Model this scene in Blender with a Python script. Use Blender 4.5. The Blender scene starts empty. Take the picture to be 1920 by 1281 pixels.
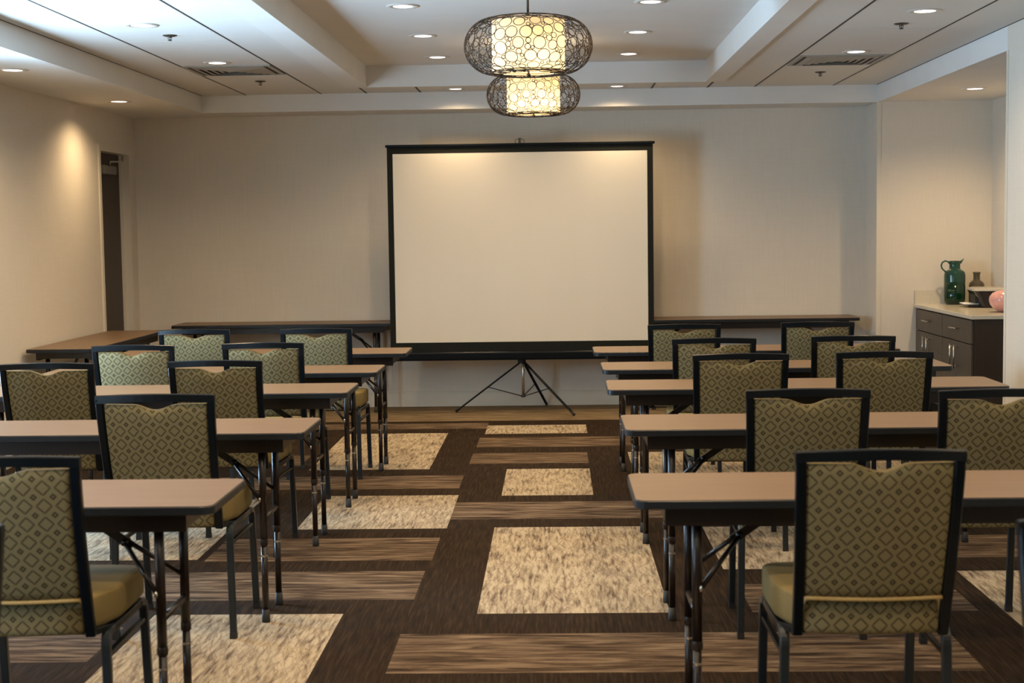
import bpy, bmesh, math, random
from mathutils import Vector, Matrix
random.seed(7)
PI = math.pi
S = bpy.context.scene
COL = S.collection

# ------------------------------------------------------------------ camera
cd = bpy.data.cameras.new('camera'); cam = bpy.data.objects.new('camera', cd); COL.objects.link(cam)
cd.sensor_width = 36.0; cd.lens = 51.5625; cd.clip_start = 0.05; cd.clip_end = 60
RT = Vector((0.9994821, 0.02899466, -0.01395862)); UP = Vector((0.01172187, 0.07592977, 0.99704427)); FW = Vector((-0.02996884, 0.99669152, -0.07555058))
M = Matrix(((RT.x, UP.x, -FW.x, 0), (RT.y, UP.y, -FW.y, 0), (RT.z, UP.z, -FW.z, 1.49), (0, 0, 0, 1)))
cam.matrix_world = M
cd.dof.use_dof = True; cd.dof.focus_distance = 8.2; cd.dof.aperture_fstop = 5.0
S.camera = cam
# ------------------------------------------------------------------ world + exposure
w = bpy.data.worlds.new('world'); S.world = w; w.use_nodes = True
w.node_tree.nodes['Background'].inputs[0].default_value = (0.62, 0.78, 1.0, 1)
w.node_tree.nodes['Background'].inputs[1].default_value = 1.2
S.view_settings.view_transform = 'Standard'; S.view_settings.look = 'None'
S.view_settings.gamma = 1; S.view_settings.exposure = 0.1; S.view_settings.use_curve_mapping = False

def area(name, loc, rot, sx, sy, power, color, spread=180):
    l = bpy.data.lights.new(name, 'AREA'); l.shape = 'RECTANGLE'; l.size = sx; l.size_y = sy
    l.energy = power; l.color = color; l.spread = math.radians(spread)
    o = bpy.data.objects.new(name, l); COL.objects.link(o); o.location = loc; o.rotation_euler = rot
    return o
DAY = (0.50, 0.75, 1.0)
# daylight just outside the two windows of the left wall (both out of the frame, nearer the camera)
area('daylight_near_window', (-3.80, 2.0, 1.35), (0, -PI/2, 0), 1.7, 2.6, 75, DAY)
area('daylight_middle_window', (-3.80, 6.95, 1.35), (0, -PI/2, 0), 1.6, 1.2, 270, DAY)
# daylight thrown up through the windows by the bright pavement outside
area('pavement_bounce_near', (-4.5, 2.0, 0.1), (0, -PI*0.62, 0), 1.2, 3.2, 200, DAY, 150)
area('pavement_bounce_middle', (-4.5, 6.95, 0.1), (0, -PI*0.64, 0), 1.2, 1.8, 190, DAY, 150)
WARM = (1.0, 0.71, 0.40)
P_DOWN = 70.0

# ------------------------------------------------------------------ materials
def newmat(name):
    m = bpy.data.materials.new(name); m.use_nodes = True
    nt = m.node_tree; b = nt.nodes['Principled BSDF']
    return m, nt, b
def N(nt, t, **kw):
    n = nt.nodes.new(t)
    for k, v in kw.items():
        if k == 'op': n.operation = v
        elif k == 'inp':
            for i, x in v.items(): n.inputs[i].default_value = x
        else: setattr(n, k, v)
    return n
def mth(nt, op, a, b=None, c=None):
    n = nt.nodes.new('ShaderNodeMath'); n.operation = op
    for i, v in enumerate((a, b, c)):
        if v is None: continue
        if isinstance(v, (int, float)): n.inputs[i].default_value = v
        else: nt.links.new(v, n.inputs[i])
    return n.outputs[0]
def mapped(nt, scale=(1,1,1), coord='Object', rot=(0,0,0)):
    tc = nt.nodes.new('ShaderNodeTexCoord'); mp = nt.nodes.new('ShaderNodeMapping')
    mp.inputs['Scale'].default_value = scale; mp.inputs['Rotation'].default_value = rot
    nt.links.new(tc.outputs[coord], mp.inputs[0]); return mp.outputs[0]
def noise(nt, vec, scale, detail=3, rough=0.5, dist=0.0):
    n = N(nt, 'ShaderNodeTexNoise', inp={'Scale': scale, 'Detail': detail, 'Roughness': rough, 'Distortion': dist})
    nt.links.new(vec, n.inputs['Vector']); return n.outputs['Fac']
def ramp(nt, fac, stops):
    r = nt.nodes.new('ShaderNodeValToRGB'); e = r.color_ramp.elements
    while len(e) < len(stops): e.new(0.5)
    for i, (p, c) in enumerate(stops): e[i].position = p; e[i].color = (*c, 1)
    nt.links.new(fac, r.inputs[0]); return r.outputs[0]
def mixc(nt, fac, a, b):
    m = nt.nodes.new('ShaderNodeMix'); m.data_type = 'RGBA'
    for i, v in ((0, fac), (6, a), (7, b)):
        if isinstance(v, (int, float)): m.inputs[i].default_value = v
        elif isinstance(v, tuple): m.inputs[i].default_value = (*v, 1)
        else: nt.links.new(v, m.inputs[i])
    return m.outputs[2]
def bump(nt, b, h, strength, dist=0.002):
    n = N(nt, 'ShaderNodeBump', inp={'Strength': strength, 'Distance': dist}); nt.links.new(h, n.inputs['Height']); nt.links.new(n.outputs[0], b.inputs['Normal'])

def simple(name, col, rough=0.5, metal=0.0, var=0.06, scale=40, spec=0.5):
    m, nt, b = newmat(name)
    f = noise(nt, mapped(nt), scale, 2)
    c0 = tuple(max(0, x*(1-var)) for x in col); c1 = tuple(min(1, x*(1+var)) for x in col)
    nt.links.new(ramp(nt, f, [(0.3, c0), (0.7, c1)]), b.inputs['Base Color'])
    b.inputs['Roughness'].default_value = rough; b.inputs['Metallic'].default_value = metal
    b.inputs['Specular IOR Level'].default_value = spec
    return m
MAT = {}
def wallpaper():
    m, nt, b = newmat('linen_wallpaper')
    f1 = noise(nt, mapped(nt, (260, 260, 5)), 1, 2); f2 = noise(nt, mapped(nt, (6, 6, 260)), 1, 2)
    f3 = noise(nt, mapped(nt), 1.3, 3)
    f = mth(nt, 'ADD', mth(nt, 'MULTIPLY', f1, 0.6), mth(nt, 'MULTIPLY', f2, 0.4))
    c = ramp(nt, f, [(0.3, (0.635, 0.58, 0.49)), (0.7, (0.705, 0.65, 0.56))])
    c = mixc(nt, mth(nt, 'MULTIPLY', f3, 0.25), c, (0.62, 0.58, 0.49))
    nt.links.new(c, b.inputs['Base Color']); b.inputs['Roughness'].default_value = 0.75; b.inputs['Specular IOR Level'].default_value = 0.25
    bump(nt, b, f, 0.25, 0.001); return m
MAT['wall'] = wallpaper()
MAT['paint'] = simple('painted_gypsum', (0.74, 0.73, 0.70), 0.8, var=0.02, scale=3, spec=0.2)
def acoustic():
    m, nt, b = newmat('acoustic_panel')
    f = noise(nt, mapped(nt), 420, 2)
    nt.links.new(ramp(nt, f, [(0.3, (0.66, 0.65, 0.62)), (0.7, (0.74, 0.73, 0.70))]), b.inputs['Base Color'])
    b.inputs['Roughness'].default_value = 0.85; b.inputs['Specular IOR Level'].default_value = 0.2
    bump(nt, b, f, 0.2, 0.001); return m
MAT['acoustic'] = acoustic()
MAT['reveal'] = simple('dark_reveal', (0.035, 0.033, 0.03), 0.7)
MAT['trimwhite'] = simple('painted_trim', (0.66, 0.61, 0.51), 0.5, var=0.02, scale=5)
MAT['joint'] = simple('panel_joint', (0.56, 0.55, 0.52), 0.8)

def carpet_dark():
    m, nt, b = newmat('carpet_dark_brown')
    f = noise(nt, mapped(nt, (90, 5, 1)), 1, 3, 0.6); g = noise(nt, mapped(nt), 350, 2)
    w2 = noise(nt, mapped(nt), 4, 2)
    h = mth(nt, 'ADD', mth(nt, 'MULTIPLY', f, 0.65), mth(nt, 'MULTIPLY', g, 0.35))
    c = ramp(nt, h, [(0.36, (0.008, 0.0045, 0.002)), (0.52, (0.021, 0.0120, 0.0058)), (0.68, (0.045, 0.028, 0.015))])
    nt.links.new(c, b.inputs['Base Color']); b.inputs['Roughness'].default_value = 0.95; b.inputs['Specular IOR Level'].default_value = 0.1
    bump(nt, b, h, 0.6, 0.003); return m
def slanted(nt, ang, scale):
    a = mapped(nt, (1, 1, 1), rot=(0, 0, ang)); mp = nt.nodes.new('ShaderNodeMapping'); mp.inputs['Scale'].default_value = scale
    nt.links.new(a, mp.inputs[0]); return mp.outputs[0]
def carpet_light():
    m, nt, b = newmat('carpet_beige_reeds')
    v = mapped(nt, (62, 7, 1))
    f = noise(nt, v, 1, 3, 0.55, 0.35)
    big = noise(nt, mapped(nt, (7, 2.5, 1)), 1, 2)
    v2 = slanted(nt, 0.22, (26, 3.0, 1)); f2 = noise(nt, v2, 1, 2, 0.5, 0.3)
    v3 = slanted(nt, -0.26, (26, 3.0, 1)); f3 = noise(nt, v3, 1, 2, 0.5, 0.3)
    r1 = mth(nt, 'ABSOLUTE', mth(nt, 'SUBTRACT', f2, 0.5)); r2 = mth(nt, 'ABSOLUTE', mth(nt, 'SUBTRACT', f3, 0.5))
    ln = mth(nt, 'MINIMUM', r1, r2)
    g = noise(nt, mapped(nt), 330, 2)
    h = mth(nt, 'ADD', mth(nt, 'ADD', mth(nt, 'MULTIPLY', f, 0.6), mth(nt, 'MULTIPLY', big, 0.2)), mth(nt, 'MULTIPLY', g, 0.2))
    c = ramp(nt, h, [(0.38, (0.085, 0.060, 0.042)), (0.45, (0.24, 0.19, 0.13)), (0.56, (0.39, 0.325, 0.225))])
    msk = ramp(nt, ln, [(0.0, (1, 1, 1)), (0.022, (0, 0, 0))])
    c = mixc(nt, mth(nt, 'MULTIPLY', msk, 0.7), c, (0.16, 0.115, 0.085))
    nt.links.new(c, b.inputs['Base Color']); b.inputs['Roughness'].default_value = 0.95; b.inputs['Specular IOR Level'].default_value = 0.1
    bump(nt, b, h, 0.6, 0.003); return m
def carpet_stripe(name, cols):
    m, nt, b = newmat(name)
    f = noise(nt, mapped(nt, (3.5, 32, 1)), 1, 4, 0.6, 0.6); g = noise(nt, mapped(nt), 330, 2)
    h = mth(nt, 'ADD', mth(nt, 'MULTIPLY', f, 0.75), mth(nt, 'MULTIPLY', g, 0.25))
    c = ramp(nt, h, [(0.38, cols[0]), (0.50, cols[1]), (0.64, cols[2])])
    nt.links.new(c, b.inputs['Base Color']); b.inputs['Roughness'].default_value = 0.95; b.inputs['Specular IOR Level'].default_value = 0.1
    bump(nt, b, h, 0.6, 0.003); return m
MAT['cdark'] = carpet_dark(); MAT['clight'] = carpet_light()
MAT['cstripe'] = carpet_stripe('carpet_brown_streaks', [(0.020, 0.012, 0.007), (0.085, 0.056, 0.035), (0.20, 0.145, 0.095)])
MAT['cedge'] = carpet_stripe('carpet_tan_streaks', [(0.07, 0.048, 0.026), (0.16, 0.115, 0.066), (0.23, 0.17, 0.10)])

def laminate(name, c0, c1, rough, ax=0):
    m, nt, b = newmat(name)
    sc = (3, 70, 40) if ax == 0 else (70, 70, 3)
    f = noise(nt, mapped(nt, sc), 1, 4, 0.6, 0.6); g = noise(nt, mapped(nt, (1.2, 3, 3)), 1, 2)
    h = mth(nt, 'ADD', mth(nt, 'MULTIPLY', f, 0.7), mth(nt, 'MULTIPLY', g, 0.3))
    nt.links.new(ramp(nt, h, [(0.3, c0), (0.7, c1)]), b.inputs['Base Color'])
    b.inputs['Roughness'].default_value = rough; return m
MAT['top'] = laminate('wood_laminate', (0.128, 0.076, 0.040), (0.184, 0.114, 0.062), 0.42)
MAT['edge'] = simple('black_edge_band', (0.010, 0.013, 0.017), 0.35, spec=0.35)
MAT['steel'] = simple('brown_black_steel', (0.014, 0.009, 0.007), 0.28, metal=0.0, spec=0.4)
MAT['rubber'] = simple('black_rubber', (0.010, 0.010, 0.010), 0.6)
MAT['chairmetal'] = simple('black_powder_coat', (0.003, 0.005, 0.007), 0.30, spec=0.18)
MAT['legmetal'] = simple('blue_grey_leg_steel', (0.012, 0.017, 0.021), 0.34, spec=0.4)
MAT['chrome'] = simple('brushed_chrome', (0.62, 0.60, 0.56), 0.28, metal=1.0)
MAT['black'] = simple('black_border', (0.010, 0.011, 0.008), 0.7, spec=0.15)
def screenmat():
    m, nt, b = newmat('matte_screen')
    f = noise(nt, mapped(nt), 500, 1); g = noise(nt, mapped(nt, (3, 1, 0.6)), 1, 2)
    nt.links.new(ramp(nt, mth(nt, 'ADD', mth(nt, 'MULTIPLY', f, 0.5), mth(nt, 'MULTIPLY', g, 0.5)), [(0.3, (0.63, 0.59, 0.50)), (0.7, (0.67, 0.625, 0.535))]), b.inputs['Base Color'])
    b.inputs['Roughness'].default_value = 0.8; b.inputs['Specular IOR Level'].default_value = 0.2; return m
MAT['screen'] = screenmat()

def fabric(name, base, dark, plain=False):
    m, nt, b = newmat(name)
    tc = nt.nodes.new('ShaderNodeTexCoord'); sp = nt.nodes.new('ShaderNodeSeparateXYZ'); nt.links.new(tc.outputs['Object'], sp.inputs[0])
    p = 0.049
    X = mth(nt, 'ADD', sp.outputs[0], 10*p + 0.006)
    Z = mth(nt, 'ADD', sp.outputs[2], 0.011)
    def fr(v, off): return mth(nt, 'ABSOLUTE', mth(nt, 'SUBTRACT', mth(nt, 'FRACT', mth(nt, 'ADD', mth(nt, 'DIVIDE', v, p), off)), 0.5))
    d1 = mth(nt, 'ADD', fr(X, 0), fr(Z, 0)); d2 = mth(nt, 'ADD', fr(X, 0.5), fr(Z, 0.5))
    g = noise(nt, mapped(nt), 700, 2)
    weave = noise(nt, mapped(nt, (900, 900, 900)), 1, 1)
    col = mixc(nt, g, tuple(x*0.82 for x in base), tuple(x*1.12 for x in base))
    if not plain:
        line = mth(nt, 'LESS_THAN', mth(nt, 'ABSOLUTE', mth(nt, 'SUBTRACT', d1, 0.395)), 0.058)
        sm = mth(nt, 'MULTIPLY', mth(nt, 'LESS_THAN', d2, 0.20), mth(nt, 'GREATER_THAN', d2, 0.06))
        # the woven cross that breaks each ring at its corners
        brk = mth(nt, 'GREATER_THAN', mth(nt, 'MINIMUM', fr(X, 0), fr(Z, 0)), 0.010)
        line = mth(nt, 'MULTIPLY', line, brk)
        msk = mth(nt, 'MAXIMUM', line, sm)
        msk = mth(nt, 'MULTIPLY', msk, mth(nt, 'ADD', 0.55, mth(nt, 'MULTIPLY', weave, 0.5)))
        col = mixc(nt, msk, col, dark)
    nt.links.new(col, b.inputs['Base Color']); b.inputs['Roughness'].default_value = 0.8; b.inputs['Specular IOR Level'].default_value = 0.12
    bump(nt, b, g, 0.3, 0.001); return m
MAT['fab'] = fabric('diamond_fabric', (0.172, 0.145, 0.074), (0.022, 0.016, 0.008))
MAT['fabplain'] = fabric('gold_fabric', (0.18, 0.135, 0.055), (0.1, 0.1, 0.1), plain=True)
MAT['welt'] = simple('gold_welt', (0.36, 0.25, 0.09), 0.7, var=0.15, scale=200)
MAT['doorwood'] = laminate('dark_stained_door', (0.022, 0.012, 0.007), (0.040, 0.022, 0.012), 0.45, 2)
MAT['cabface'] = laminate('grey_brown_cabinet_laminate', (0.062, 0.049, 0.035), (0.086, 0.068, 0.049), 0.45, 2)
MAT['cabside'] = laminate('espresso_cabinet_side', (0.022, 0.015, 0.010), (0.036, 0.025, 0.017), 0.5, 2)
MAT['counter'] = simple('cream_quartz', (0.60, 0.55, 0.44), 0.16, var=0.06, scale=120)
MAT['closer'] = simple('grey_closer_metal', (0.20, 0.19, 0.165), 0.4, metal=0.3)
MAT['cage'] = simple('bronze_wire', (0.045, 0.030, 0.020), 0.4, metal=0.5)
def emis(name, col, st):
    m, nt, b = newmat(name)
    b.inputs['Base Color'].default_value = (*col, 1); b.inputs['Emission Color'].default_value = (*col, 1); b.inputs['Emission Strength'].default_value = st
    return m
MAT['lens'] = emis('lit_downlight_lens', (1.0, 0.84, 0.78), 3.2)
MAT['bulb'] = emis('lit_bulb', (1.0, 0.75, 0.45), 14)
def shade():
    m, nt, b = newmat('cream_shade_fabric')
    out = nt.nodes['Material Output']
    f = noise(nt, mapped(nt, (300, 300, 300)), 1, 1)
    c = ramp(nt, f, [(0.3, (0.74, 0.69, 0.57)), (0.7, (0.82, 0.77, 0.65))])
    d = nt.nodes.new('ShaderNodeBsdfDiffuse'); t = nt.nodes.new('ShaderNodeBsdfTranslucent'); mx = nt.nodes.new('ShaderNodeMixShader')
    nt.links.new(c, d.inputs[0]); nt.links.new(c, t.inputs[0]); mx.inputs[0].default_value = 0.6
    nt.links.new(d.outputs[0], mx.inputs[1]); nt.links.new(t.outputs[0], mx.inputs[2]); nt.links.new(mx.outputs[0], out.inputs[0]); return m
MAT['shade'] = shade()
def glass(name, col, mixd=0.35, rough=0.05, tr=0.9):
    m, nt, b = newmat(name)
    f = noise(nt, mapped(nt), 20, 2)
    nt.links.new(ramp(nt, f, [(0.3, tuple(x*0.85 for x in col)), (0.7, col)]), b.inputs['Base Color'])
    b.inputs['Roughness'].default_value = rough; b.inputs['Transmission Weight'].default_value = tr; b.inputs['IOR'].default_value = 1.45
    return m
MAT['jugtop'] = glass('green_glass', (0.035, 0.13, 0.095), tr=0.6)
MAT['juglow'] = glass('deep_green_glass', (0.004, 0.034, 0.016), tr=0.3)
MAT['bottle'] = glass('smoky_brown_glass', (0.20, 0.16, 0.10), tr=0.6)
def pink():
    m, nt, b = newmat('speckled_pink_glaze')
    v = nt.nodes.new('ShaderNodeTexVoronoi'); v.inputs['Scale'].default_value = 42; nt.links.new(mapped(nt), v.inputs['Vector'])
    sp = ramp(nt, v.outputs['Distance'], [(0.10, (0.70, 0.55, 0.47)), (0.17, (0.60, 0.31, 0.27))])
    nt.links.new(sp, b.inputs['Base Color']); b.inputs['Roughness'].default_value = 0.15; return m
MAT['pink'] = pink()
MAT['machine'] = simple('charcoal_plastic', (0.010, 0.011, 0.012), 0.22)
MAT['lid'] = simple('silver_plastic', (0.36, 0.34, 0.30), 0.3)
MAT['paper'] = simple('white_paper', (0.80, 0.80, 0.80), 0.8, var=0.02)
MAT['vent'] = simple('painted_vent_metal', (0.34, 0.31, 0.26), 0.5)
MAT['ventdark'] = simple('vent_throat', (0.09, 0.085, 0.075), 0.8)
MAT['ringtrim'] = simple('white_light_trim', (0.60, 0.57, 0.52), 0.4)
MAT['brass'] = simple('dark_brass', (0.10, 0.08, 0.06), 0.4, metal=0.6)
def thin_glass():
    m, nt, b = newmat('window_glass'); out = nt.nodes['Material Output']
    t = nt.nodes.new('ShaderNodeBsdfTransparent'); g = nt.nodes.new('ShaderNodeBsdfGlossy'); g.inputs['Roughness'].default_value = 0.02
    mx = nt.nodes.new('ShaderNodeMixShader'); mx.inputs[0].default_value = 0.06
    nt.links.new(t.outputs[0], mx.inputs[1]); nt.links.new(g.outputs[0], mx.inputs[2]); nt.links.new(mx.outputs[0], out.inputs[0]); return m
MAT['glass'] = thin_glass()

# ------------------------------------------------------------------ mesh helpers
class MB:
    def __init__(s): s.v = []; s.f = []; s.m = []; s.sm = []
    def add(s, vs, fs, mi=0, smooth=False):
        o = len(s.v); s.v += [tuple(v) for v in vs]
        for f in fs: s.f.append(tuple(i+o for i in f)); s.m.append(mi); s.sm.append(smooth)
        return s
    def box(s, x0, x1, y0, y1, z0, z1, mi=0):
        v = [(x, y, z) for z in (z0, z1) for y in (y0, y1) for x in (x0, x1)]
        return s.add(v, [(0,2,3,1), (4,5,7,6), (0,1,5,4), (2,6,7,3), (0,4,6,2), (1,3,7,5)], mi)
    def rbox(s, x0, x1, y0, y1, z0, z1, r=0.004, mi=0, seg=3):
        # box rounded in every edge: loft of rounded rectangles
        def ring(i, z):
            o = []
            rr = max(r - i, r*0.25)
            for cx_, cy_, a0 in ((x1-i-rr, y1-i-rr, 0), (x0+i+rr, y1-i-rr, PI/2), (x0+i+rr, y0+i+rr, PI), (x1-i-rr, y0+i+rr, 1.5*PI)):
                for k in range(seg+1):
                    a = a0 + k*PI/2/seg; o.append((cx_+rr*math.cos(a), cy_+rr*math.sin(a), z))
            return o
        L = []
        for k in range(seg+1):
            a = k*PI/2/seg; L.append(ring(r*(1-math.sin(a)), z0 + r*(1-math.cos(a))))
        for k in range(seg, -1, -1):
            a = k*PI/2/seg; L.append(ring(r*(1-math.sin(a)), z1 - r*(1-math.cos(a))))
        return s.loft(L, mi)
    def loft(s, L, mi=0, cap=True, smooth=False, closed=True):
        n = len(L[0]); vs = [p for l in L for p in l]; fs = []
        for i in range(len(L)-1):
            for k in range(n if closed else n-1):
                a = i*n+k; b_ = i*n+(k+1) % n; fs.append((a, b_, b_+n, a+n))
        if cap: fs.append(tuple(reversed(range(n)))); fs.append(tuple((len(L)-1)*n+k for k in range(n)))
        return s.add(vs, fs, mi, smooth)
    def tube(s, pts, r, seg=10, mi=0, sq=None, smooth=True, up=None, closed=False):
        pts = [Vector(p) for p in pts]; n = len(pts); L = []
        rs = r if isinstance(r, (list, tuple)) else [r]*n
        u = None
        for i, p in enumerate(pts):
            if closed: t = (pts[(i+1) % n]-pts[i-1]).normalized()
            else: t = (pts[min(i+1, n-1)]-pts[max(i-1, 0)]).normalized()
            if u is None:
                a = Vector(up) if up else (Vector((0, 0, 1)) if abs(t.z) < 0.9 else Vector((1, 0, 0)))
                u = (a - t*a.dot(t)).normalized()
            else: u = (u - t*u.dot(t)).normalized()
            v = t.cross(u)
            if sq:
                hx, hy = sq; c = min(hx, hy)*0.3
                pr = [(hx, -hy+c), (hx, hy-c), (hx-c, hy), (-hx+c, hy), (-hx, hy-c), (-hx, -hy+c), (-hx+c, -hy), (hx-c, -hy)]
            else: pr = [(rs[i]*math.cos(2*PI*k/seg), rs[i]*math.sin(2*PI*k/seg)) for k in range(seg)]
            L.append([p+u*a+v*b_ for a, b_ in pr])
        if closed: L.append(L[0]); return s.loft(L, mi, False, smooth)
        return s.loft(L, mi, True, smooth and not sq)
    def lathe(s, prof, cx=0, cy=0, seg=32, mi=0, smooth=True, cap=False):
        L = [[(cx+r*math.cos(2*PI*k/seg), cy+r*math.sin(2*PI*k/seg), z) for k in range(seg)] for r, z in prof]
        return s.loft(L, mi, cap, smooth)
    def build(s, name, mats, parent=None, kind=None, label=None):
        me = bpy.data.meshes.new(name); me.from_pydata(s.v, [], s.f)
        mats = mats if isinstance(mats, (list, tuple)) else [mats]
        for m in mats: me.materials.append(m)
        me.polygons.foreach_set('material_index', s.m); me.polygons.foreach_set('use_smooth', s.sm)
        bm = bmesh.new(); bm.from_mesh(me); bmesh.ops.recalc_face_normals(bm, faces=bm.faces); bm.to_mesh(me); bm.free()
        me.update(); o = bpy.data.objects.new(name, me); COL.objects.link(o)
        if parent: o.parent = parent
        if kind: o['kind'] = kind
        if label: o['label'] = label
        return o
def tag(o, label, cat, group=None):
    o['label'] = label; o['category'] = cat
    if group: o['group'] = group
    return o
def thing(name, label, cat, loc=(0,0,0), rz=0, group=None):
    o = bpy.data.objects.new(name, None); COL.objects.link(o); o.location = loc; o.rotation_euler = (0, 0, rz); o.empty_display_size = 0.1
    return tag(o, label, cat, group)
def kids(o): return [c for c in bpy.data.objects if c.parent == o]
def copy_tree(o, parent=None):
    c = o.copy(); COL.objects.link(c); c.parent = parent
    for ch in kids(o): copy_tree(ch, c)
    return c
def arc(p0, p1, p2, n=6):
    p0, p1, p2 = map(Vector, (p0, p1, p2)); return [p0*(1-t)**2+p1*2*t*(1-t)+p2*t*t for t in [i/n for i in range(n+1)]]

# ------------------------------------------------------------------ the room
XL, XR, YB, YN = -3.555, 2.61, 12.432, -2.4
ZA, ZS, ZT, ZB = 2.62, 2.48, 2.762, 2.60   # acoustic ceiling, soffit, tray, tray beam bottom
YS, XS = 12.0, -2.87                        # soffit edges
AX1, AY0 = 3.53, 8.60                       # serving alcove
TX0, TX1, TY0, TY1 = -1.43, 1.165, -1.0, 11.33

# floor: one mesh, cells of the woven carpet pattern
light = [(-.32,.43,5.62,7.285), (-.317,.20,8.17,9.09), (-.53,.222,10.69,11.16), (-1.566,-.805,9.115,10.76), (-1.32,-.56,7.27,8.20),
         (-1.59,-.846,3.97,5.63), (-2.45,-1.66,6.60,8.16), (.72,1.47,6.34,7.26), (.47,1.22,8.15,9.745), (1.715,2.46,4.63,6.28),
         (-3.35,-2.65,4.9,6.3), (1.47,2.2,8.0,9.4), (-2.7,-1.9,10.0,11.0), (-2.6,-1.85,3.2,4.4), (-.32,.43,2.3,4.0), (.9,1.6,2.6,4.3), (.95,1.7,10.2,10.9)]
stripe = [(-.58,1.30,7.50,7.98), (-.566,.20,9.31,9.76), (-.558,1.0,10.03,10.50), (-.59,1.425,4.85,5.335), (-1.72,-.572,8.42,8.87),
          (-1.62,-.575,6.56,7.05), (-2.7,-.588,5.85,6.35), (-2.3,-.53,10.99,11.315), (.75,1.62,5.62,6.07), (1.50,2.61,6.54,7.02),
          (.50,2.61,11.0,11.3), (-2.5,-1.6,8.42,8.87), (-2.9,-1.65,9.3,9.75), (-2.5,-1.66,5.0,5.45), (1.5,2.61,7.5,7.95), (-3.5,-2.6,7.2,7.7)]
edgeb = [(XL, AX1, 11.44, YB)]
xs = sorted({XL-.2, AX1+.1} | {v for r in light+stripe+edgeb for v in r[:2]}); ys = sorted({YN-.1, YB+.1} | {v for r in light+stripe+edgeb for v in r[2:]})
fl = MB()
for i in range(len(xs)-1):
    for j in range(len(ys)-1):
        cx_, cy_ = (xs[i]+xs[i+1])/2, (ys[j]+ys[j+1])/2; mi = 0
        for k, L in ((3, edgeb), (2, stripe), (1, light)):
            if any(r[0] < cx_ < r[1] and r[2] < cy_ < r[3] for r in L): mi = k
        fl.add([(xs[i], ys[j], 0), (xs[i+1], ys[j], 0), (xs[i+1], ys[j+1], 0), (xs[i], ys[j+1], 0)], [(0, 1, 2, 3)], mi)
fl.box(XL-.2, AX1+.1, YN-.1, YB+.1, -.12, -.02)
fl.build('floor', [MAT['cdark'], MAT['clight'], MAT['cstripe'], MAT['cedge']], kind='structure')

T = 0.2
MB().box(XL-T, AX1+T, YB, YB+T, 0, 2.95).build('wall_back', MAT['wall'], kind='structure')
# left wall with the two windows and the door opening
DY0, DY1, DZ = 11.455, 12.215, 2.16
WIN = [(0.7, 3.3, 0.5, 2.2), (6.35, 7.55, 0.55, 2.15)]
wl = MB()
ycuts = [(YN, 0.7, None), (0.7, 3.3, WIN[0]), (3.3, 6.35, None), (6.35, 7.55, WIN[1]), (7.55, DY0-.04, None), (DY0-.04, DY1+.045, (0, 0, 0, DZ+.045)), (DY1+.045, YB, None)]
for a, b_, h in ycuts:
    if h is None: wl.box(XL-T, XL, a, b_, 0, 2.95)
    else:
        if h[2] > 0: wl.box(XL-T, XL, a, b_, 0, h[2])
        wl.box(XL-T, XL, a, b_, h[3], 2.95)
wl.build('wall_left', MAT['wall'], kind='structure')
for n, (a, b_, z0, z1) in enumerate(WIN):
    wf = MB()
    for y0, y1, q0, q1 in ((a, a+.05, z0, z1), (b_-.05, b_, z0, z1), (a+.05, b_-.05, z0, z0+.05), (a+.05, b_-.05, z1-.05, z1), ((a+b_)/2-.02, (a+b_)/2+.02, z0+.05, z1-.05)):
        wf.box(XL-.12, XL-.05, y0, y1, q0, q1)
    o = wf.build('window_%d' % (n+1), MAT['trimwhite'], kind='structure')
    MB().box(XL-.088, XL-.082, a+.05, b_-.05, z0+.05, z1-.05).build('pane', MAT['glass'], o)
MB().box(XL-T, XR+T, YN-T, YN, 0, 2.95).build('wall_front', MAT['wall'], kind='structure')
# right wall: plain run near the camera, return beside the back wall, alcove walls
MB().box(XR, AX1+T, YN, AY0, 0, 2.95).build('wall_right', MAT['wall'], kind='structure')
MB().box(XR, AX1+T, YS, YB, 0, 2.95).build('wall_alcove_back', MAT['wall'], kind='structure')
MB().box(AX1, AX1+T, AY0, YS, 0, 2.95).build('wall_alcove_right', MAT['wall'], kind='structure')
# ceilings
c = MB(); BW = .165
for x0, x1, y0, y1 in ((XS, TX0-BW+.01, YN, YS), (TX1+BW-.02, XR, YN, YS), (TX0-BW+.01, TX1+BW-.02, TY1+.02, YS), (TX0-BW+.01, TX1+BW-.02, YN, TY0-.02)):
    c.box(x0, x1, y0, y1, ZA, ZA+.03, 0)
c.box(TX0-.1, TX1+.1, TY0-.1, TY1+.1, ZT, ZT+.05, 1)
c.box(XL-.1, XR+1.2, YN-.1, YB+.1, 2.9, 2.95, 1)
c.build('ceiling', [MAT['acoustic'], MAT['paint']], kind='structure')
t = MB(); t.box(TX0-BW, TX0, TY0-.02, TY1+.03, ZB, ZT).box(TX1, TX1+BW-.02, TY0-.02, TY1+.03, ZB, ZT).box(TX0, TX1, TY1, TY1+.03, ZB, ZT).box(TX0, TX1, TY0-.03, TY0, ZB, ZT)
t.build('trim_1', MAT['paint'], kind='structure')
MB().box(XL, XS, YN, YB, ZS, 2.8).box(XS, XR, YS, YB, ZS, 2.8).build('trim_2', MAT['paint'], kind='structure')           # soffit, left and back
MB().box(XR, AX1, AY0, YS, ZS, 2.8).build('trim_3', MAT['paint'], kind='structure')                                       # alcove ceiling and bulkhead
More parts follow.
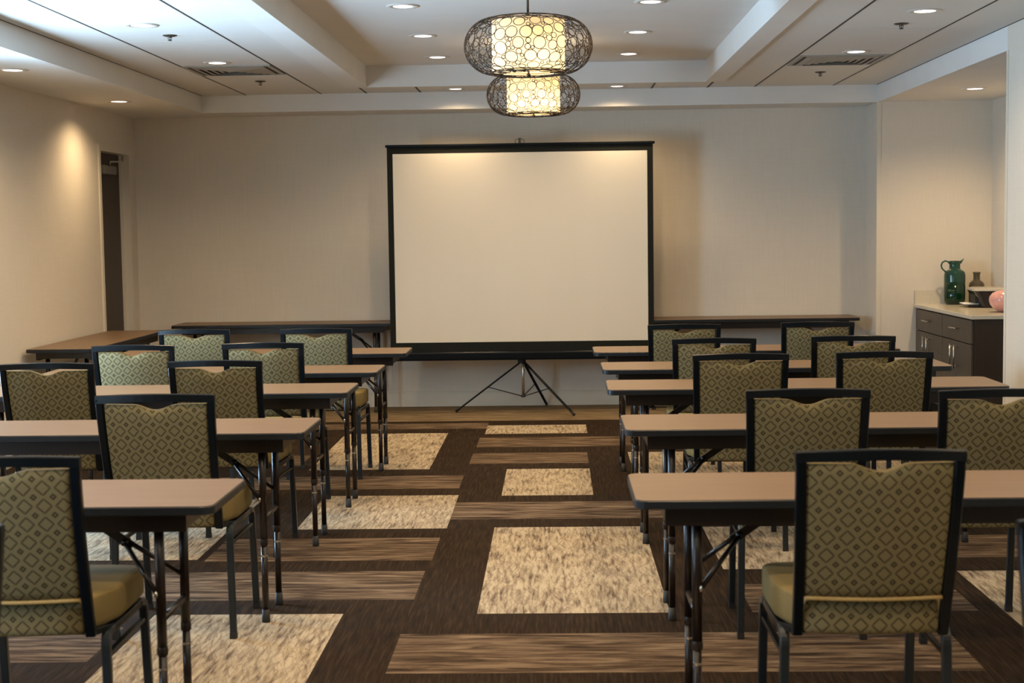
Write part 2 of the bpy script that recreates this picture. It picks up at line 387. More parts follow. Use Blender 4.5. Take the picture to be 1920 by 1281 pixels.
# dark reveal joints between the ceiling panels
r = MB()
for x in (-2.50, -1.885, 1.625, 2.255): r.box(x-.006, x+.006, YN, YS, ZA-.0015, ZA+.002)
r.box(XS, XS+.008, YN, YS, ZA-.0015, ZA+.002).box(XR-.008, XR, YN, YS, ZA-.0015, ZA+.002)
for x in (-1.515, -1.075, .795, 1.245): r.box(x-.008, x+.008, TY1+.05, YS, ZA-.0015, ZA+.002)
r.build('trim_4', MAT['reveal'], kind='structure')
r = MB()
for y in (7.4, 8.62, 9.885, 10.46):
    for a, b_ in ((-2.494, -1.891), (1.631, 2.249)): r.box(a, b_, y-.003, y+.003, ZA-.001, ZA+.002)
r.build('trim_5', MAT['joint'], kind='structure')
# corner guards and casing
MB().box(XR-.004, XR+.03, YS-.004, YS, 0, ZS).box(XR-.004, XR, YS, YS+.03, 0, ZS).build('trim_6', MAT['trimwhite'], kind='structure')
MB().box(XR-.004, XR, AY0-.03, AY0, 0, ZS).box(XR-.004, XR+.03, AY0, AY0+.004, 0, ZS).build('trim_7', MAT['trimwhite'], kind='structure')
MB().box(XR-.012, XR, 7.9, 8.24, 0, ZA-.18).build('trim_8', MAT['trimwhite'], kind='structure')
# baseboards
MB().box(XL, XR, YB-.012, YB, 0, .135).box(XL, XR, YB-.016, YB, .122, .132).build('baseboard_back', MAT['trimwhite'], kind='structure')
MB().box(XL, XL+.012, YN, DY0-.05, 0, .135).box(XL, XL+.012, DY1+.06, YB-.016, 0, .135).build('baseboard_left', MAT['trimwhite'], kind='structure')
MB().box(XR-.012, XR, YN, AY0-.04, 0, .135).build('baseboard_right', MAT['trimwhite'], kind='structure')
# door
d = MB().box(XL-.12, XL+.012, DY0-.045, DY0, 0, DZ+.05).box(XL-.12, XL+.012, DY1, DY1+.05, 0, DZ+.05).box(XL-.12, XL+.012, DY0, DY1, DZ, DZ+.05)
d.box(XL-.075, XL-.05, DY1-.015, DY1, 0, DZ)
dr = d.build('door_1', MAT['trimwhite'], kind='structure')
MB().box(XL-.115, XL-.072, DY0+.003, DY1-.016, .01, DZ-.004).build('door_leaf', MAT['doorwood'], dr)
dc = MB().rbox(XL-.072, XL-.012, DY0+.16, DY0+.50, 1.985, 2.055, .008).build('door_closer', MAT['closer'], dr)
MB().tube([(XL-.04, DY0+.40, 2.055), (XL-.04, DY0+.40, 2.09), (XL+.0, DY0+.62, 2.10), (XL-.02, DY1-.08, 2.145)], .007).build('closer_arm', MAT['chrome'], dc)

# ------------------------------------------------------------------ tables
TL, TD, TH = 1.85, .457, .745
def rect_ring(x0, x1, y0, y1, r, z, i=0, seg=5):
    x0 += i; x1 -= i; y0 += i; y1 -= i; r = max(r-i, .001); o = []
    for cx_, cy_, a0 in ((x1-r, y1-r, 0), (x0+r, y1-r, PI/2), (x0+r, y0+r, PI), (x1-r, y0+r, 1.5*PI)):
        for k in range(seg+1): a = a0+k*PI/2/seg; o.append((cx_+r*math.cos(a), cy_+r*math.sin(a), z))
    return o
def make_table():
    root = thing('folding_table', 'x', 'table')
    a = (-TL/2, TL/2, 0, TD, .035)
    MB().loft([rect_ring(*a, TH-.018, .003), rect_ring(*a, TH, .003)]).build('tabletop', MAT['top'], root)
    e = MB(); L = [rect_ring(*a, TH-.026, .004), rect_ring(*a, TH-.024, .0), rect_ring(*a, TH-.004, .0), rect_ring(*a, TH-.0008, .0028)]
    e.loft(L, cap=False); e.loft([rect_ring(*a, TH-.026, .004), rect_ring(*a, TH-.018, .004)])
    e.build('edge_band', MAT['edge'], root)
    ap = MB(); i, y0, y1 = .085, .045, TD-.045
    ap.box(-TL/2+i, TL/2-i, y0, y0+.02, .665, TH-.026).box(-TL/2+i, TL/2-i, y1-.02, y1, .665, TH-.026)
    ap.box(-TL/2+i, -TL/2+i+.018, y0+.02, y1-.02, .675, TH-.026).box(TL/2-i-.018, TL/2-i, y0+.02, y1-.02, .675, TH-.026)
    ap.build('apron', MAT['steel'], root)
    for sx in (-1, 1):
        xl = sx*(TL/2-.178)
        for ly in (.10, .365):
            lg = MB()
            lg.tube([(xl, ly, .722), (xl, ly, .30)], .0145, 12).tube([(xl, ly, .31), (xl, ly, .03)], .0125, 12)
            lg.lathe([(.0155, .30), (.0162, .306), (.0162, .318), (.0148, .324)], xl, ly, 12)
            l = lg.build('leg', MAT['steel'], root)
            MB().lathe([(.0001, 0), (.0155, 0), (.0165, .004), (.0145, .05), (.0001, .051)], xl, ly, 12).build('rubber_foot', MAT['rubber'], l)
            MB().lathe([(.0128, .255), (.0132, .258), (.0128, .262)], xl, ly, 12).build('lock_ring', MAT['chrome'], l)
        cb = MB().tube([(xl, .10, .40), (xl, .365, .40)], .0105, 10)
        cb.build('leg_crossbar', MAT['steel'], root)
        MB().tube([(xl, .09, .708), (xl, .375, .708)], .013, 10).build('leg_hinge_bar', MAT['steel'], root)
        xh = xl - sx*.135; xt = xl - sx*.30; ym = .2325
        br = MB().tube([(xl-sx*.012, .105, .475), (xh, ym-.012, .60)], .0075, 8).tube([(xl-sx*.012, .36, .475), (xh, ym+.012, .60)], .0075, 8)
        br.tube([(xh+sx*.02, ym, .585), (xt, ym, .712)], None, sq=(.005, .013), up=(0, 1, 0)).tube([(xh, ym-.02, .60), (xh, ym+.02, .60)], .011, 8)
        br.box(xt-.03, xt+.03, ym-.04, ym+.04, .706, .7195)
        br.build('folding_brace', MAT['steel'], root)
        MB().lathe([(.001, .466), (.004, .469), (.0055, .476), (.004, .483), (.001, .486)], xl-sx*.010, .088, 10).build('rivet', MAT['chrome'], root)
    return root
tables = [
 (-1.875, 3.96, 0, 'tan folding table in the left block, row nearest the camera'),
 (-1.875, 5.42, 0, 'tan folding table in the left block, second row from the camera'),
 (-1.905, 6.78, 0, 'tan folding table in the left block, middle row of five'),
 (-1.885, 7.76, 0, 'tan folding table in the left block, fourth row from the camera'),
 (-1.850, 8.97, 0, 'tan folding table in the left block, farthest row from the camera'),
 (1.137, 3.99, 0, 'tan folding table in the right block, row nearest the camera'),
 (1.178, 5.41, 0, 'tan folding table in the right block, second row from the camera'),
 (1.162, 6.77, -.01, 'tan folding table in the right block, middle row of five'),
 (1.172, 7.76, 0, 'tan folding table in the right block, fourth row from the camera'),
 (1.155, 8.87, 0, 'tan folding table in the right block, farthest row from the camera'),
 (-2.245, 11.955, 0, 'brown folding table against the back wall left of the screen'),
 (1.548, 11.955, 0, 'brown folding table against the back wall right of the screen'),
 (-3.07, 10.53, PI/2, 'brown folding table lengthwise against the left wall beside the door'),
]
tp = make_table()
for i, (x, y, rz, lab) in enumerate(tables):
    o = tp if i == 0 else copy_tree(tp)
    o.location = (x, y, 0); o.rotation_euler = (0, 0, rz); o['label'] = lab
    o['group'] = 'folding tables in rows' if i < 10 else 'folding tables along the walls'

# ------------------------------------------------------------------ chairs (origin: floor below the top of the backrest, seat towards +y)
def lean(z):    # y of the back posts at height z
    t_ = (z-.44)/.475
    return .115*(1-t_)**1.35 if t_ < 1 else 0
def make_chair():
    root = thing('banquet_chair', 'x', 'chair')
    fr = MB()
    def hw(z): return .189 + .0105*(z-.44)/.475
    for s in (-1, 1):
        pts = [(s*hw(z), lean(z), z) for z in [.425, .44, .50, .56, .62, .70, .78, .86, .912]]
        fr.tube(pts, None, sq=(.0135, .0115), up=(1, 0, 0))
    L = []
    for k in range(13):
        x = -.2135 + .427*k/12; cz = .911 + .007*math.cos(x/.21*PI/2); y = -.018*math.cos(x/.21*PI/2)
        L.append([(x, y-.010, cz-.014), (x, y+.011, cz-.014), (x, y+.011, cz+.011), (x, y+.007, cz+.014), (x, y-.006, cz+.014), (x, y-.010, cz+.011)])
    fr.loft(L)
    # small drop in the middle of the rail, above the hand hole
    fr.build('back_frame', MAT['chairmetal'], root)
    # back cushion
    cu = MB(); nx, nz = 44, 14; ZB0, ZB1 = .532, .895
    def ztop(x):
        a = abs(x)
        return ZB1 - .002 - (.020*(0.5+0.5*math.cos(PI*min(a/.078, 1))))
    def yb(x, z): return lean(z) - .020*math.cos(min(abs(x)/.19, 1)*PI/2)*1.0
    front = []; back = []
    for j in range(nz+1):
        for i in range(nx+1):
            u = -1 + 2*i/nx; tz = j/nz; z0 = ZB0; x = u*(hw(.55)-.0125)*1.0
            z = z0 + (ztop(u*.18)-z0)*tz; x = u*(hw(z)-.0125)
            ed = min(1, (1-abs(u))/.06, tz/.05+.2, (1-tz)/.05+.2); q = math.sqrt(max(0, 1-(1-max(ed, 0))**2))
            back.append((x, yb(x, z) - .004 - .010*q + .006, z)); front.append((x, yb(x, z) + .014 + .022*q, z))
    n1 = (nx+1)*(nz+1); fs = []
    for j in range(nz):
        for i in range(nx):
            a = j*(nx+1)+i; fs.append((a, a+1, a+nx+2, a+nx+1)); fs.append((a+n1, a+n1+nx+1, a+n1+nx+2, a+n1+1))
    cu.add(back+front, fs, 0, True)
    rim = []
    bd = [i for i in range(nx)] + [j*(nx+1)+nx for j in range(nz)] + [nz*(nx+1)+nx-i for i in range(nx)] + [(nz-j)*(nx+1) for j in range(nz)]
    rim = [(bd[k], bd[(k+1) % len(bd)], bd[(k+1) % len(bd)]+n1, bd[k]+n1) for k in range(len(bd))]
    o0 = len(cu.v)-2*n1
    for f in rim: cu.f.append(tuple(i+o0 for i in f)); cu.m.append(1); cu.sm.append(False)
    cush = cu.build('backrest', [MAT['fab'], MAT['fabplain']], root)
    wp = [(x, yb(x, ZB0)-.010+.004*abs(x)/.18, ZB0-.002) for x in [-.176+.352*k/16 for k in range(17)]]
    MB().tube(wp, .0055, 8).build('welt', MAT['welt'], cush)
    # seat
    st = MB()
    def outline(ins):
        P = [(.172, .098), (.174, .13), (.205, .20), (.226, .28), (.228, .45), (.222, .54), (.200, .578), (.14, .590), (.05, .594)]
        P = [(x-ins*(1 if x > .1 else x/.1), y + (ins if y < .15 else (-ins if y > .5 else 0))) for x, y in P]
        bw = [(x*.5*k, P[0][1]-.016*math.cos(x*.5*k/.172*PI/2)) for x, k in ((.172, -1.2), (.172, -.6), (.172, 0), (.172, .6), (.172, 1.2))]
        return bw + P + [(-x, y) for x, y in reversed(P)]
    prof = [(.431, .006), (.436, .001), (.450, 0), (.506, 0), (.514, .0015), (.519, .006), (.522, .018)]
    L = [[(x, y, z + (0 if z < .45 else -.012*min(1, max(0, (y-.45)/.15)))) for x, y in outline(i)] for z, i in prof]
    n = len(L[0]); st.add([p for l in L for p in l], [], 0)
    for i in range(len(L)-1):
        for k in range(n):
            back_side = k < 5 or k == n-1
            st.f.append((i*n+k, i*n+(k+1) % n, (i+1)*n+(k+1) % n, (i+1)*n+k)); st.m.append(0 if back_side and i in (1, 2, 3, 4) else 1); st.sm.append(i < 3)
    st.add([], [], 0)
    b0 = 0
    st.f.append(tuple(range(n))); st.m.append(1); st.sm.append(False)
    top = len(st.v); st.v.append((0, .34, .526)); base = (len(L)-1)*n
    for k in range(n): st.f.append((base+k, base+(k+1) % n, top)); st.m.append(1); st.sm.append(True)
    seat = st.build('seat', [MAT['fab'], MAT['fabplain']], root)
    MB().box(-.19, .19, .14, .56, .420, .4325).build('seat_pan', MAT['rubber'], seat)
    # side rails and legs
    rl = MB()
    for s in (-1, 1):
        rl.tube([(s*.213, .205, .415), (s*.216, .36, .413), (s*.213, .525, .411)], None, sq=(.0105, .0105), up=(0, 0, 1))
        rl.tube([(s*.213, .186, .352), (s*.213, .545, .352)], None, sq=(.006, .009), up=(0, 0, 1))
        rl.tube([(s*.189, .118, .432), (s*.205, .19, .424), (s*.213, .23, .418)], None, sq=(.009, .010), up=(0, 0, 1))
    rl.tube([(-.205, .30, .416), (.205, .30, .416)], None, sq=(.009, .009)).tube([(-.205, .50, .414), (.205, .50, .414)], None, sq=(.009, .009))
    rl.build('seat_frame', MAT['chairmetal'], root)
    for s in (-1, 1):
        for pts in ([(s*.213, .225, .415)] + arc((s*.213, .20, .415), (s*.213, .173, .412), (s*.2135, .170, .38)) + [(s*.219, .165, .004)],
                    [(s*.213, .505, .411)] + arc((s*.213, .53, .411), (s*.213, .560, .408), (s*.2135, .563, .375)) + [(s*.216, .600, .004)]):
            l = MB().tube(pts, None, sq=(.0125, .0105), up=(1, 0, 0)).build('leg', MAT['legmetal'], root)
            x, y, z = pts[-1]; MB().box(x-.0125, x+.0125, y-.013, y+.013, 0, .022).build('foot_glide', MAT['rubber'], l)
    return root
G1, G2 = 'banquet chairs in the left block', 'banquet chairs in the right block'
chairs = [  # x, y of the backrest top, rotation, label, group
 (-1.440, 3.70, .02, 'pale green patterned banquet chair cut off by the left edge, nearest row of left tables', G1),
 (-1.423, 5.13, .0, 'patterned banquet chair alone at the second left table, brown back beyond its shoulder', G1),
 (-2.275, 6.46, .0, 'dark gold patterned banquet chair at left edge, outer seat of the middle left row', G1),
 (-1.525, 6.49, -.03, 'dark gold patterned banquet chair, inner seat of the middle left row', G1),
 (-2.175, 7.46, .0, 'brightly daylit grey-green banquet chair, outer seat of the fourth left row', G1),
 (-1.515, 7.52, -.02, 'patterned banquet chair, inner seat of the fourth left row beside the aisle', G1),
 (-2.155, 8.66, .0, 'small green-grey banquet chair, outer seat of the farthest left row', G1),
 (-1.415, 8.60, -.02, 'small green-grey banquet chair, inner seat of the farthest left row near the screen', G1),
 (.812, 3.68, .0, 'large olive banquet chair in the right foreground, its whole back seen', G2),
 (.870, 5.08, -.04, 'olive banquet chair at the second right table, inner seat by the aisle', G2),
 (1.515, 5.01, .0, 'dark olive banquet chair cut off by the right edge at the second right table', G2),
 (.822, 6.54, -.03, 'gold-brown banquet chair, inner seat of the middle right row', G2),
 (1.463, 6.56, -.03, 'gold-brown banquet chair, outer seat of the middle right row in front of the cabinet', G2),
 (.805, 7.48, -.03, 'gold banquet chair, inner seat of the fourth right row', G2),
 (1.520, 7.53, -.03, 'gold banquet chair, outer seat of the fourth right row', G2),
 (.752, 8.60, -.02, 'small gold banquet chair, inner seat of the farthest right row beside the screen', G2),
 (1.540, 8.66, -.02, 'small gold banquet chair, outer seat of the farthest right row', G2),
 (-1.309, 2.83, PI, 'banquet chair showing only one blurred back corner at the left edge', G1),
 (1.089, 2.79, PI, 'banquet chair showing only its left post at the right edge, nearest the camera', G2),
]
cp = make_chair()
for i, (x, y, rz, lab, g) in enumerate(chairs):
    o = cp if i == 0 else copy_tree(cp)
    o.location = (x, y, 0); o.rotation_euler = (0, 0, rz); o['label'] = lab; o['group'] = g

# ------------------------------------------------------------------ projection screen on its tripod
sc = thing('projection_screen', 'large tripod projection screen with black border in front of the back wall', 'projection screen', (-.275, 11.98, 0), 0)
sx0, sx1, sz0, sz1 = -1.080, 1.075, .505, 2.178
s = MB(); b_ = .047; yy = -.03
s.box(sx0, sx1, yy, yy+.003, sz1-.058, sz1).box(sx0, sx1, yy, yy+.003, sz0, sz0+.078).box(sx0, sx0+b_, yy, yy+.003, sz0+.078, sz1-.058).box(sx1-b_, sx1, yy, yy+.003, sz0+.078, sz1-.058)
s.build('screen_border', MAT['black'], sc)
MB().box(sx0+b_, sx1-b_, yy, yy+.003, sz0+.078, sz1-.058).build('screen_fabric', MAT['screen'], sc)
MB().rbox(sx0-.012, sx1+.015, yy-.012, yy+.014, sz1-.006, sz1+.016, .005).build('top_bar', MAT['chairmetal'], sc)
h = MB()
h.tube([(-.032, yy, sz1+.016), (-.040, yy, sz1+.036), (-.020, yy, sz1+.048), (0, yy, sz1+.050), (.020, yy, sz1+.048), (.040, yy, sz1+.036), (.032, yy, sz1+.016)], .0028, 8)
h.box(-.010, .010, yy-.008, yy+.008, sz1+.016, sz1+.058)
h.build('hanging_hook', MAT['brass'], sc)
MB().rbox(sx0-.012, sx1+.014, yy-.045, yy+.045, sz0-.070, sz0+.002, .014).build('roller_case', MAT['chairmetal'], sc)
p = MB().tube([(0, .045, 2.20), (0, .045, .46)], .0125, 12); p.build('pole', MAT['chairmetal'], sc)
MB().tube([(0, .045, .46), (0, .045, .125)], .011, 12).build('lower_pole', MAT['chrome'], sc)
MB().tube([(0, .045, .40), (0, .045, .44)], .024, 12).box(-.04, .0, .0, .045, .405, .45).build('tripod_collar', MAT['rubber'], sc)
MB().tube([(0, .045, .118), (0, .045, .135)], .018, 12).build('brace_collar', MAT['rubber'], sc)
for fx, fy in ((-.555, -.03), (.415, -.32), (.19, .41)):
    a = Vector((fx*.04, .045+(fy-.045)*.04, .405)); f = Vector((fx, fy, .012)); mid = a.lerp(f, .5)
    lg = MB().tube([a, f], None, sq=(.006, .011), up=(0, 0, 1)).build('tripod_leg', MAT['chairmetal'], sc)
    MB().tube([f+(a-f)*.05, f], [.010, .012], 8).build('foot_cap', MAT['rubber'], lg)
    MB().tube([mid, (fx*.02, .045+(fy-.045)*.02, .127)], .004, 6).build('tripod_strut', MAT['chairmetal'], lg)

# ------------------------------------------------------------------ pendants
def make_pendant():
    root = thing('pendant_light', 'x', 'pendant light')
    RC, RB = .183, .132     # stadium profile
    # surface param: arc length along the profile, from the top hole to the bottom hole
    Lf = RC-.125; La = PI*RB; Ltot = 2*Lf+La
    def surf(sv):
        if sv < Lf: r_, z_, nr, nz_ = .125+sv, RB+.006*(1-sv/Lf), 0, 1
        elif sv < Lf+La:
            a = PI/2-(sv-Lf)/RB; r_, z_, nr, nz_ = RC+RB*math.cos(a), RB*math.sin(a), math.cos(a), math.sin(a)
        else: r_, z_, nr, nz_ = RC-(sv-Lf-La), -RB-.004*((sv-Lf-La)/Lf), 0, -1
        return r_, z_, nr, nz_
    rnd = random.Random(3); placed = []
    for rad, tries in ((.030, 2600), (.024, 3000), (.018, 5000), (.013, 7000), (.009, 8000)):
        for _ in range(tries):
            sv = rnd.uniform(rad*.6, Ltot-rad*.6); r_, z_, nr, nz_ = surf(sv)
            if rnd.random() > r_/(RC+RB): continue
            th = rnd.uniform(0, 2*PI)
            c_ = Vector((r_*math.cos(th), r_*math.sin(th), z_)); rr = rad*rnd.uniform(.9, 1.08)
            if all((c_-q[0]).length > (rr+q[1])*.985 for q in placed): placed.append((c_, rr, sv, th))
    cg = MB()
    for c_, rr, sv, th in placed:
        nseg = 14 if rr > .016 else 10; pts = []
        r0 = surf(sv)[0]
        for k in range(nseg):
            a = 2*PI*k/nseg; s2 = min(max(sv+rr*math.sin(a), 0), Ltot); r_, z_, nr, nz_ = surf(s2); t2 = th+rr*math.cos(a)/max(r0, .03)
            pts.append((r_*math.cos(t2), r_*math.sin(t2), z_))
        cg.tube(pts, .0021, 4, closed=True)
    for zz, rr in ((RB+.002, RC+.004), (-RB-.002, RC+.004)): cg.tube([(rr*math.cos(2*PI*k/40), rr*math.sin(2*PI*k/40), zz) for k in range(40)], .0022, 4, closed=True)
    cg.build('wire_cage', MAT['cage'], root, label='cage of dark bronze wire circles')
    MB().lathe([(.179, -.124), (.179, .122)], seg=56).lathe([(.177, .122), (.177, -.124)], seg=56).build('drum_shade', MAT['shade'], root, label='glowing cream drum shade')
    fr = MB()
    for zz in (.122, -.124): fr.tube([(.179*math.cos(2*PI*k/48), .179*math.sin(2*PI*k/48), zz) for k in range(48)], .0022, 5, closed=True)
    for a in (0, 2*PI/3, 4*PI/3): fr.tube([(0, 0, .136), (.18*math.cos(a), .18*math.sin(a), .122)], .002, 5)
    fr.lathe([(.001, .125), (.05, .126), (.058, .131), (.05, .142), (.012, .146), (.001, .147)], seg=24)
    fr.build('shade_ring', MAT['cage'], root)
    MB().tube([(0, 0, .14), (0, 0, ZT-2.392-.02)], .006, 10).build('stem', MAT['cage'], root)
    MB().lathe([(.001, ZT-2.392-.028), (.05, ZT-2.392-.026), (.062, ZT-2.392-.012), (.062, ZT-2.392)], seg=28).build('canopy', MAT['cage'], root)
    MB().lathe([(.001, -.120), (.168, -.121), (.168, -.1195), (.001, -.1185)], seg=48).build('diffuser', MAT['shade'], root)
    MB().lathe([(.001, -.150), (.009, -.146), (.011, -.137), (.005, -.130), (.005, -.116), (.001, -.116)], seg=16).build('finial', MAT['cage'], root)
    return root
pn = make_pendant()
pends = [((-.119, 7.30, 2.392), 'larger-looking pendant of wire circles over a glowing drum, nearer the camera'), ((-.133, 10.0, 2.400), 'pendant of wire circles over a glowing drum, farther one just above the screen')]
for i, (loc, lab) in enumerate(pends):
    o = pn if i == 0 else copy_tree(pn)
    o.location = loc; o['label'] = lab; o['group'] = 'wire circle pendants in the ceiling tray'
    for k, (dx, dy) in enumerate(((.03, -.115), (-.07, .02), (.05, .06)) if i == 0 else ((-.05, -.105), (.07, -.08), (.0, .07))):
        bz = MB().lathe([(.001, .055), (.012, .05), (.014, .03), (.026, .005), (.030, -.015), (.022, -.038), (.001, -.046)], dx, dy, 16)
        bz.build('bulb', MAT['bulb'], o)
        l = bpy.data.lights.new('pendant_lamp', 'POINT'); l.energy = 2.8; l.color = (1.0, .80, .53); l.shadow_soft_size = .032
        lo = bpy.data.objects.new('pendant_lamp', l); COL.objects.link(lo); lo.location = (loc[0]+dx, loc[1]+dy, loc[2]-.055-.03)

# ------------------------------------------------------------------ downlights
def make_downlight():
    root = thing('recessed_downlight', 'x', 'ceiling light')
    MB().lathe([(.056, -.0005), (.058, -.004), (.075, -.006), (.092, -.004), (.094, .0)], seg=32).build('trim_ring', MAT['ringtrim'], root)
    MB().lathe([(.001, -.003), (.056, -.003), (.0575, -.0015)], seg=28).build('lens', MAT['lens'], root)
    return root
dl = make_downlight(); first = [True]
def downlight(x, y, z, lab, group, power=P_DOWN, size=1.0, spot=150):
    o = dl if first[0] else copy_tree(dl); first[0] = False
    o.location = (x, y, z); o.scale = (size, size, 1); o['label'] = lab; o['group'] = group
    l = bpy.data.lights.new('downlight_lamp', 'SPOT'); l.energy = power; l.color = WARM; l.spot_size = math.radians(spot); l.spot_blend = .9; l.shadow_soft_size = .05
    lo = bpy.data.objects.new('downlight_lamp', l); COL.objects.link(lo); lo.location = (x, y, z-.02)
rowname = ['farthest', 'second farthest', 'third farthest']
ga = 'downlights in the flat side ceilings'; gt = 'downlights in the raised tray'; gs = 'downlights in the left soffit'
OUT = 'round recessed downlight in the ceiling toward the camera, above the top of the photo'
for sx_, nm in ((-2.21, 'left'), (1.974, 'right')):
    for k, y in enumerate((9.72, 7.94, 6.16, 4.38, 2.60, .82, -.96)):
        downlight(sx_, y, ZA, ['round downlight in the %s side ceiling, beside the air vent' % nm, 'round downlight in the %s side ceiling, nearer one in front of the sprinkler' % nm][k] if k < 2 else OUT, ga if k < 2 else 'downlights above the photo', P_DOWN*(1 if sx_ < 0 else (.45 if k == 1 else .75)))
for sx_, nm in ((-.842, 'left'), (.553, 'right')):
    for k, y in enumerate((10.83, 9.65, 8.38, 7.1, 5.85, 4.6, 3.35, 2.1, .85)):
        lab = '%s round downlight on the %s side of the raised tray ceiling' % (('farthest', 'middle', 'nearest visible')[k], nm) if k < 3 else OUT
        downlight(sx_, y, ZT, lab, gt if k < 3 else 'downlights above the photo', P_DOWN*.8)
for k, y in enumerate((10.83, 8.70, 6.57, 4.44, 2.31, .18)):
    downlight(-3.20, y, ZS, ['round downlight in the lowered left soffit near the door', 'round downlight in the lowered left soffit at the left edge'][k] if k < 2 else OUT, gs if k < 2 else 'downlights above the photo', P_DOWN*.62)
for x, nm in ((-.775, 'left'), (.508, 'right')):
    downlight(x, 11.76, ZA, 'small round downlight in the narrow strip behind the tray, %s of the far pendant' % nm, 'downlights behind the tray', P_DOWN*.55, .85)
downlight(3.09, 10.95, ZS, 'round downlight in the alcove ceiling above the cabinet', 'alcove downlight', P_DOWN*1.2)

# ------------------------------------------------------------------ sprinklers, vents
def make_sprinkler():
    r_ = MB().lathe([(.001, -.007), (.030, -.007), (.040, -.003), (.041, 0)], seg=24)
    root = thing('fire_sprinkler', 'x', 'sprinkler')
    r_.build('escutcheon', MAT['brass'], root)
    b2 = MB().tube([(0, 0, -.004), (0, 0, -.013)], .009, 10).tube([(-.009, 0, -.011), (-.011, 0, -.020), (0, 0, -.030)], .0022, 6).tube([(.009, 0, -.011), (.011, 0, -.020), (0, 0, -.030)], .0022, 6).tube([(0, 0, -.013), (0, 0, -.029)], .0025, 6)
    b2.build('sprinkler_body', MAT['brass'], root)
    MB().lathe([(.001, -.029), (.012, -.029), (.013, -.031), (.001, -.032)], seg=16).build('deflector', MAT['brass'], root)
    return root
sp = make_sprinkler()
for i, (x, y, lab) in enumerate(((-2.167, 8.36, 'dark pendent sprinkler in the left ceiling behind the nearer downlight'), (-2.168, 10.93, 'dark pendent sprinkler in the left ceiling beyond the air vent'),
                                 (1.962, 8.42, 'dark pendent sprinkler in the right ceiling behind the nearer downlight'), (1.965, 10.96, 'dark pendent sprinkler in the right ceiling beyond the air vent'))):
    o = sp if i == 0 else copy_tree(sp); o.location = (x, y, ZA); o['label'] = lab; o['group'] = 'ceiling sprinklers'
def make_vent():
    root = thing('air_vent', 'x', 'vent'); a, b2 = .297, .283
    MB().box(-a, a, -b2, b2, -.002, 0).build('vent_throat', MAT['ventdark'], root)
    f = MB()
    for x0, x1, y0, y1 in ((-a, a, -b2, -b2+.025), (-a, a, b2-.025, b2), (-a, -a+.025, -b2+.025, b2-.025), (a-.025, a, -b2+.025, b2-.025)): f.box(x0, x1, y0, y1, -.008, -.002)
    f.build('vent_frame', MAT['vent'], root)
    for k in range(5):
        q = .245-k*.045; m_ = MB()
        for L in ([(-q, -q), (q, -q), (q-.037, -q+.037), (-q+.037, -q+.037)], [(q, -q), (q, q), (q-.037, q-.037), (q-.037, -q+.037)], [(q, q), (-q, q), (-q+.037, q-.037), (q-.037, q-.037)], [(-q, q), (-q, -q), (-q+.037, -q+.037), (-q+.037, q-.037)]):
            (x0, y0), (x1, y1), (x2, y2), (x3, y3) = L
            m_.add([(x0, y0, -.007), (x1, y1, -.007), (x2, y2, -.015), (x3, y3, -.015), (x0, y0, -.0085), (x1, y1, -.0085), (x2, y2, -.0165), (x3, y3, -.0165)], [(0,1,2,3), (7,6,5,4), (0,4,5,1), (2,6,7,3), (0,3,7,4), (1,5,6,2)])
        m_.build('louvre', MAT['vent'], root)
    return root
vn = make_vent()
for i, (x, y, lab) in enumerate(((-2.192, 10.17, 'square louvred air vent in the left side ceiling'), (1.94, 10.17, 'square louvred air vent in the right side ceiling'))):
    o = vn if i == 0 else copy_tree(vn); o.location = (x, y, ZA); o['label'] = lab; o['group'] = 'ceiling air vents'

# ------------------------------------------------------------------ alcove cabinet and what stands on it
CX, CY0, CY1, CZ = 2.945, 10.36, YS-.004, .85
cb = thing('base_cabinet', 'dark brown base cabinet with bar handles in the right alcove', 'cabinet', (0, 0, 0))
MB().box(CX, AX1-.005, CY0, CY1, .10, CZ-.03).build('cabinet_body', MAT['cabside'], cb)
MB().box(CX+.06, AX1-.01, CY0+.02, CY1, 0, .10).build('toe_kick', MAT['black'], cb)
ymid = (CY0+CY1)/2
def bar(p0, p1, n, mat):
    p0, p1 = Vector(p0), Vector(p1); m_ = MB().tube([p0, p1], .0055, 8)
    for t_ in (.12, .88): q = p0.lerp(p1, t_); m_.tube([q, q+Vector((.032, 0, 0))], .004, 6)
    return m_
for a, b2 in ((CY0+.035, ymid-.004), (ymid+.004, CY1-.008)):
    dw = MB().rbox(CX-.020, CX-.001, a, b2, .645, CZ-.040, .002).build('drawer', MAT['cabface'], cb)
    m0 = (a+b2)/2; bar((CX-.052, m0-.085, .735), (CX-.052, m0+.085, .735), 0, None).build('drawer_handle', MAT['chrome'], dw)
    for u0, u1, hy in ((a, m0-.002, m0-.055), (m0+.002, b2, m0+.055)):
        dd = MB().rbox(CX-.020, CX-.001, u0, u1, .11, .637, .002).build('cabinet_door', MAT['cabface'], cb)
        bar((CX-.052, hy, .44), (CX-.052, hy, .615), 0, None).build('door_handle', MAT['chrome'], dd)
ct = MB().rbox(CX-.035, AX1-.003, CY0-.018, CY1, CZ-.028, CZ, .003).box(CX-.03, AX1-.003, CY1-.018, CY1, CZ, CZ+.105)
tag(ct.build('countertop', MAT['counter']), 'glossy cream quartz countertop with low backsplash on the alcove cabinet', 'countertop')
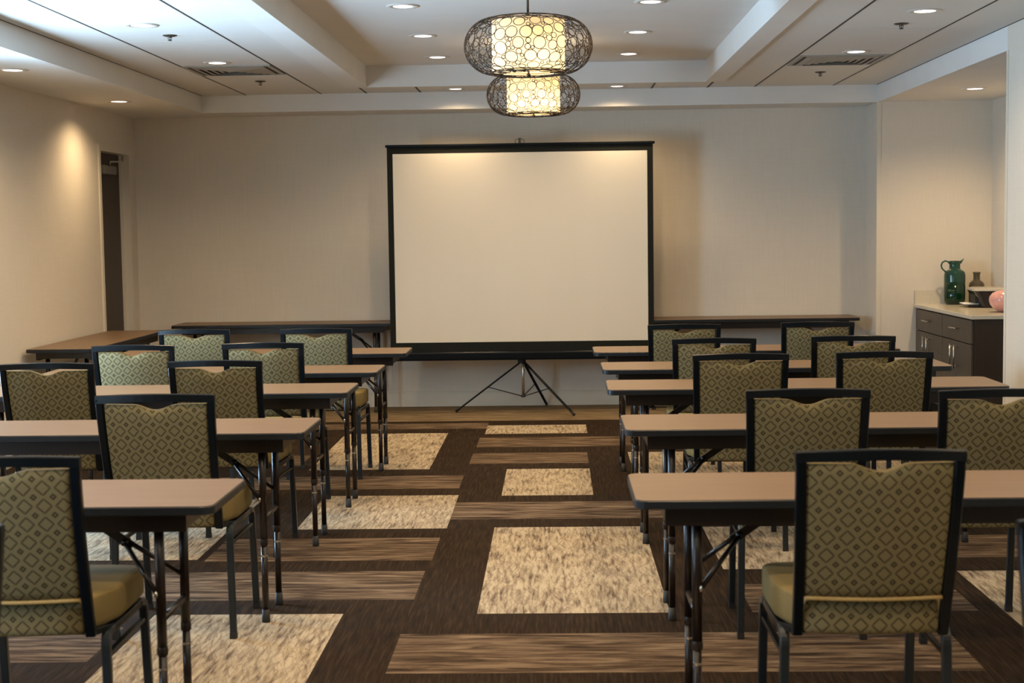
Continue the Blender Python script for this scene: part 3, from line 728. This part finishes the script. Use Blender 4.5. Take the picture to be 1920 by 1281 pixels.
# green jug
jg = thing('glass_jug', 'tall green glass jug with handle and spout on the countertop', 'jug', (3.195, 11.84, CZ))
def lat(prof, n=6): return prof
MB().lathe([(.001, .002), (.062, .001), (.074, .008), (.081, .03), (.083, .06), (.083, .178), (.080, .178), (.079, .06), (.070, .014), (.001, .01)], seg=40).build('lower_body', MAT['juglow'], jg, label='deep opaque green lower half')
nk = MB().lathe([(.083, .178), (.083, .235), (.079, .258), (.062, .272), (.046, .279), (.043, .287), (.043, .335), (.046, .348), (.043, .348), (.040, .335), (.040, .287), (.058, .268), (.076, .255), (.080, .235), (.080, .178)], seg=40)
nk.build('upper_body', MAT['jugtop'], jg, label='clearer green shoulder and neck')
MB().loft([[(.028, -.022, .338), (.028, .022, .338), (.046, .020, .325), (.046, -.020, .325)], [(.052, -.013, .352), (.052, .013, .352), (.058, .010, .344), (.058, -.010, .344)], [(.070, -.002, .366), (.070, .002, .366), (.072, .002, .362), (.072, -.002, .362)]]).build('spout', MAT['jugtop'], jg)
MB().tube([(-.040, 0, .325), (-.055, 0, .342), (-.078, 0, .348), (-.100, 0, .335), (-.108, 0, .312), (-.102, 0, .290), (-.086, 0, .272), (-.072, 0, .262)], .0065, 10).build('handle', MAT['jugtop'], jg)
# small bottle
bt = MB().lathe([(.001, .001), (.05, .001), (.058, .008), (.060, .03), (.060, .150), (.056, .168), (.042, .182), (.029, .190), (.026, .198), (.026, .240), (.031, .246), (.031, .256), (.024, .256), (.023, .200), (.038, .178), (.055, .150), (.055, .010), (.001, .008)], seg=36)
o = bt.build('glass_bottle', MAT['bottle']); o.location = (3.375, 11.86, CZ); tag(o, 'small smoky brown glass bottle behind the printer', 'bottle')
# printer, facing left
pr = thing('printer', 'black and silver desktop printer with its paper tray out on the countertop', 'printer', (3.405, 11.42, CZ), -.10)
L = []
for z, x0 in ((.004, -.13), (.03, -.155), (.07, -.165), (.115, -.19), (.128, -.20)):
    L.append(rect_ring(x0, .09, -.17, .17, .03, z))
MB().loft(L).build('printer_body', MAT['machine'], pr)
MB().loft([rect_ring(-.205, .095, -.175, .175, .04, .129), rect_ring(-.20, .09, -.17, .17, .04, .142), rect_ring(-.17, .08, -.15, .15, .03, .150)]).build('printer_lid', MAT['lid'], pr)
MB().box(-.182, -.150, -.12, .12, .036, .10).build('output_slot', MAT['rubber'], pr)
tr = MB().rbox(-.235, -.12, -.125, .125, .006, .024, .004).build('paper_tray', MAT['machine'], pr)
MB().box(-.262, -.13, -.10, .10, .0245, .031).build('paper_stack', MAT['paper'], pr)
# pink ornament
pv = MB().lathe([(.001, .002), (.032, .001), (.055, .008), (.082, .028), (.105, .058), (.114, .088), (.110, .118), (.092, .145), (.062, .163), (.030, .170), (.001, .171)], seg=44)
o = pv.build('round_vase', MAT['pink']); o.location = (3.262, 10.72, CZ); o.scale = (1.04, 1.04, .94); tag(o, 'rounded glossy pink speckled vase at the end of the countertop', 'vase')
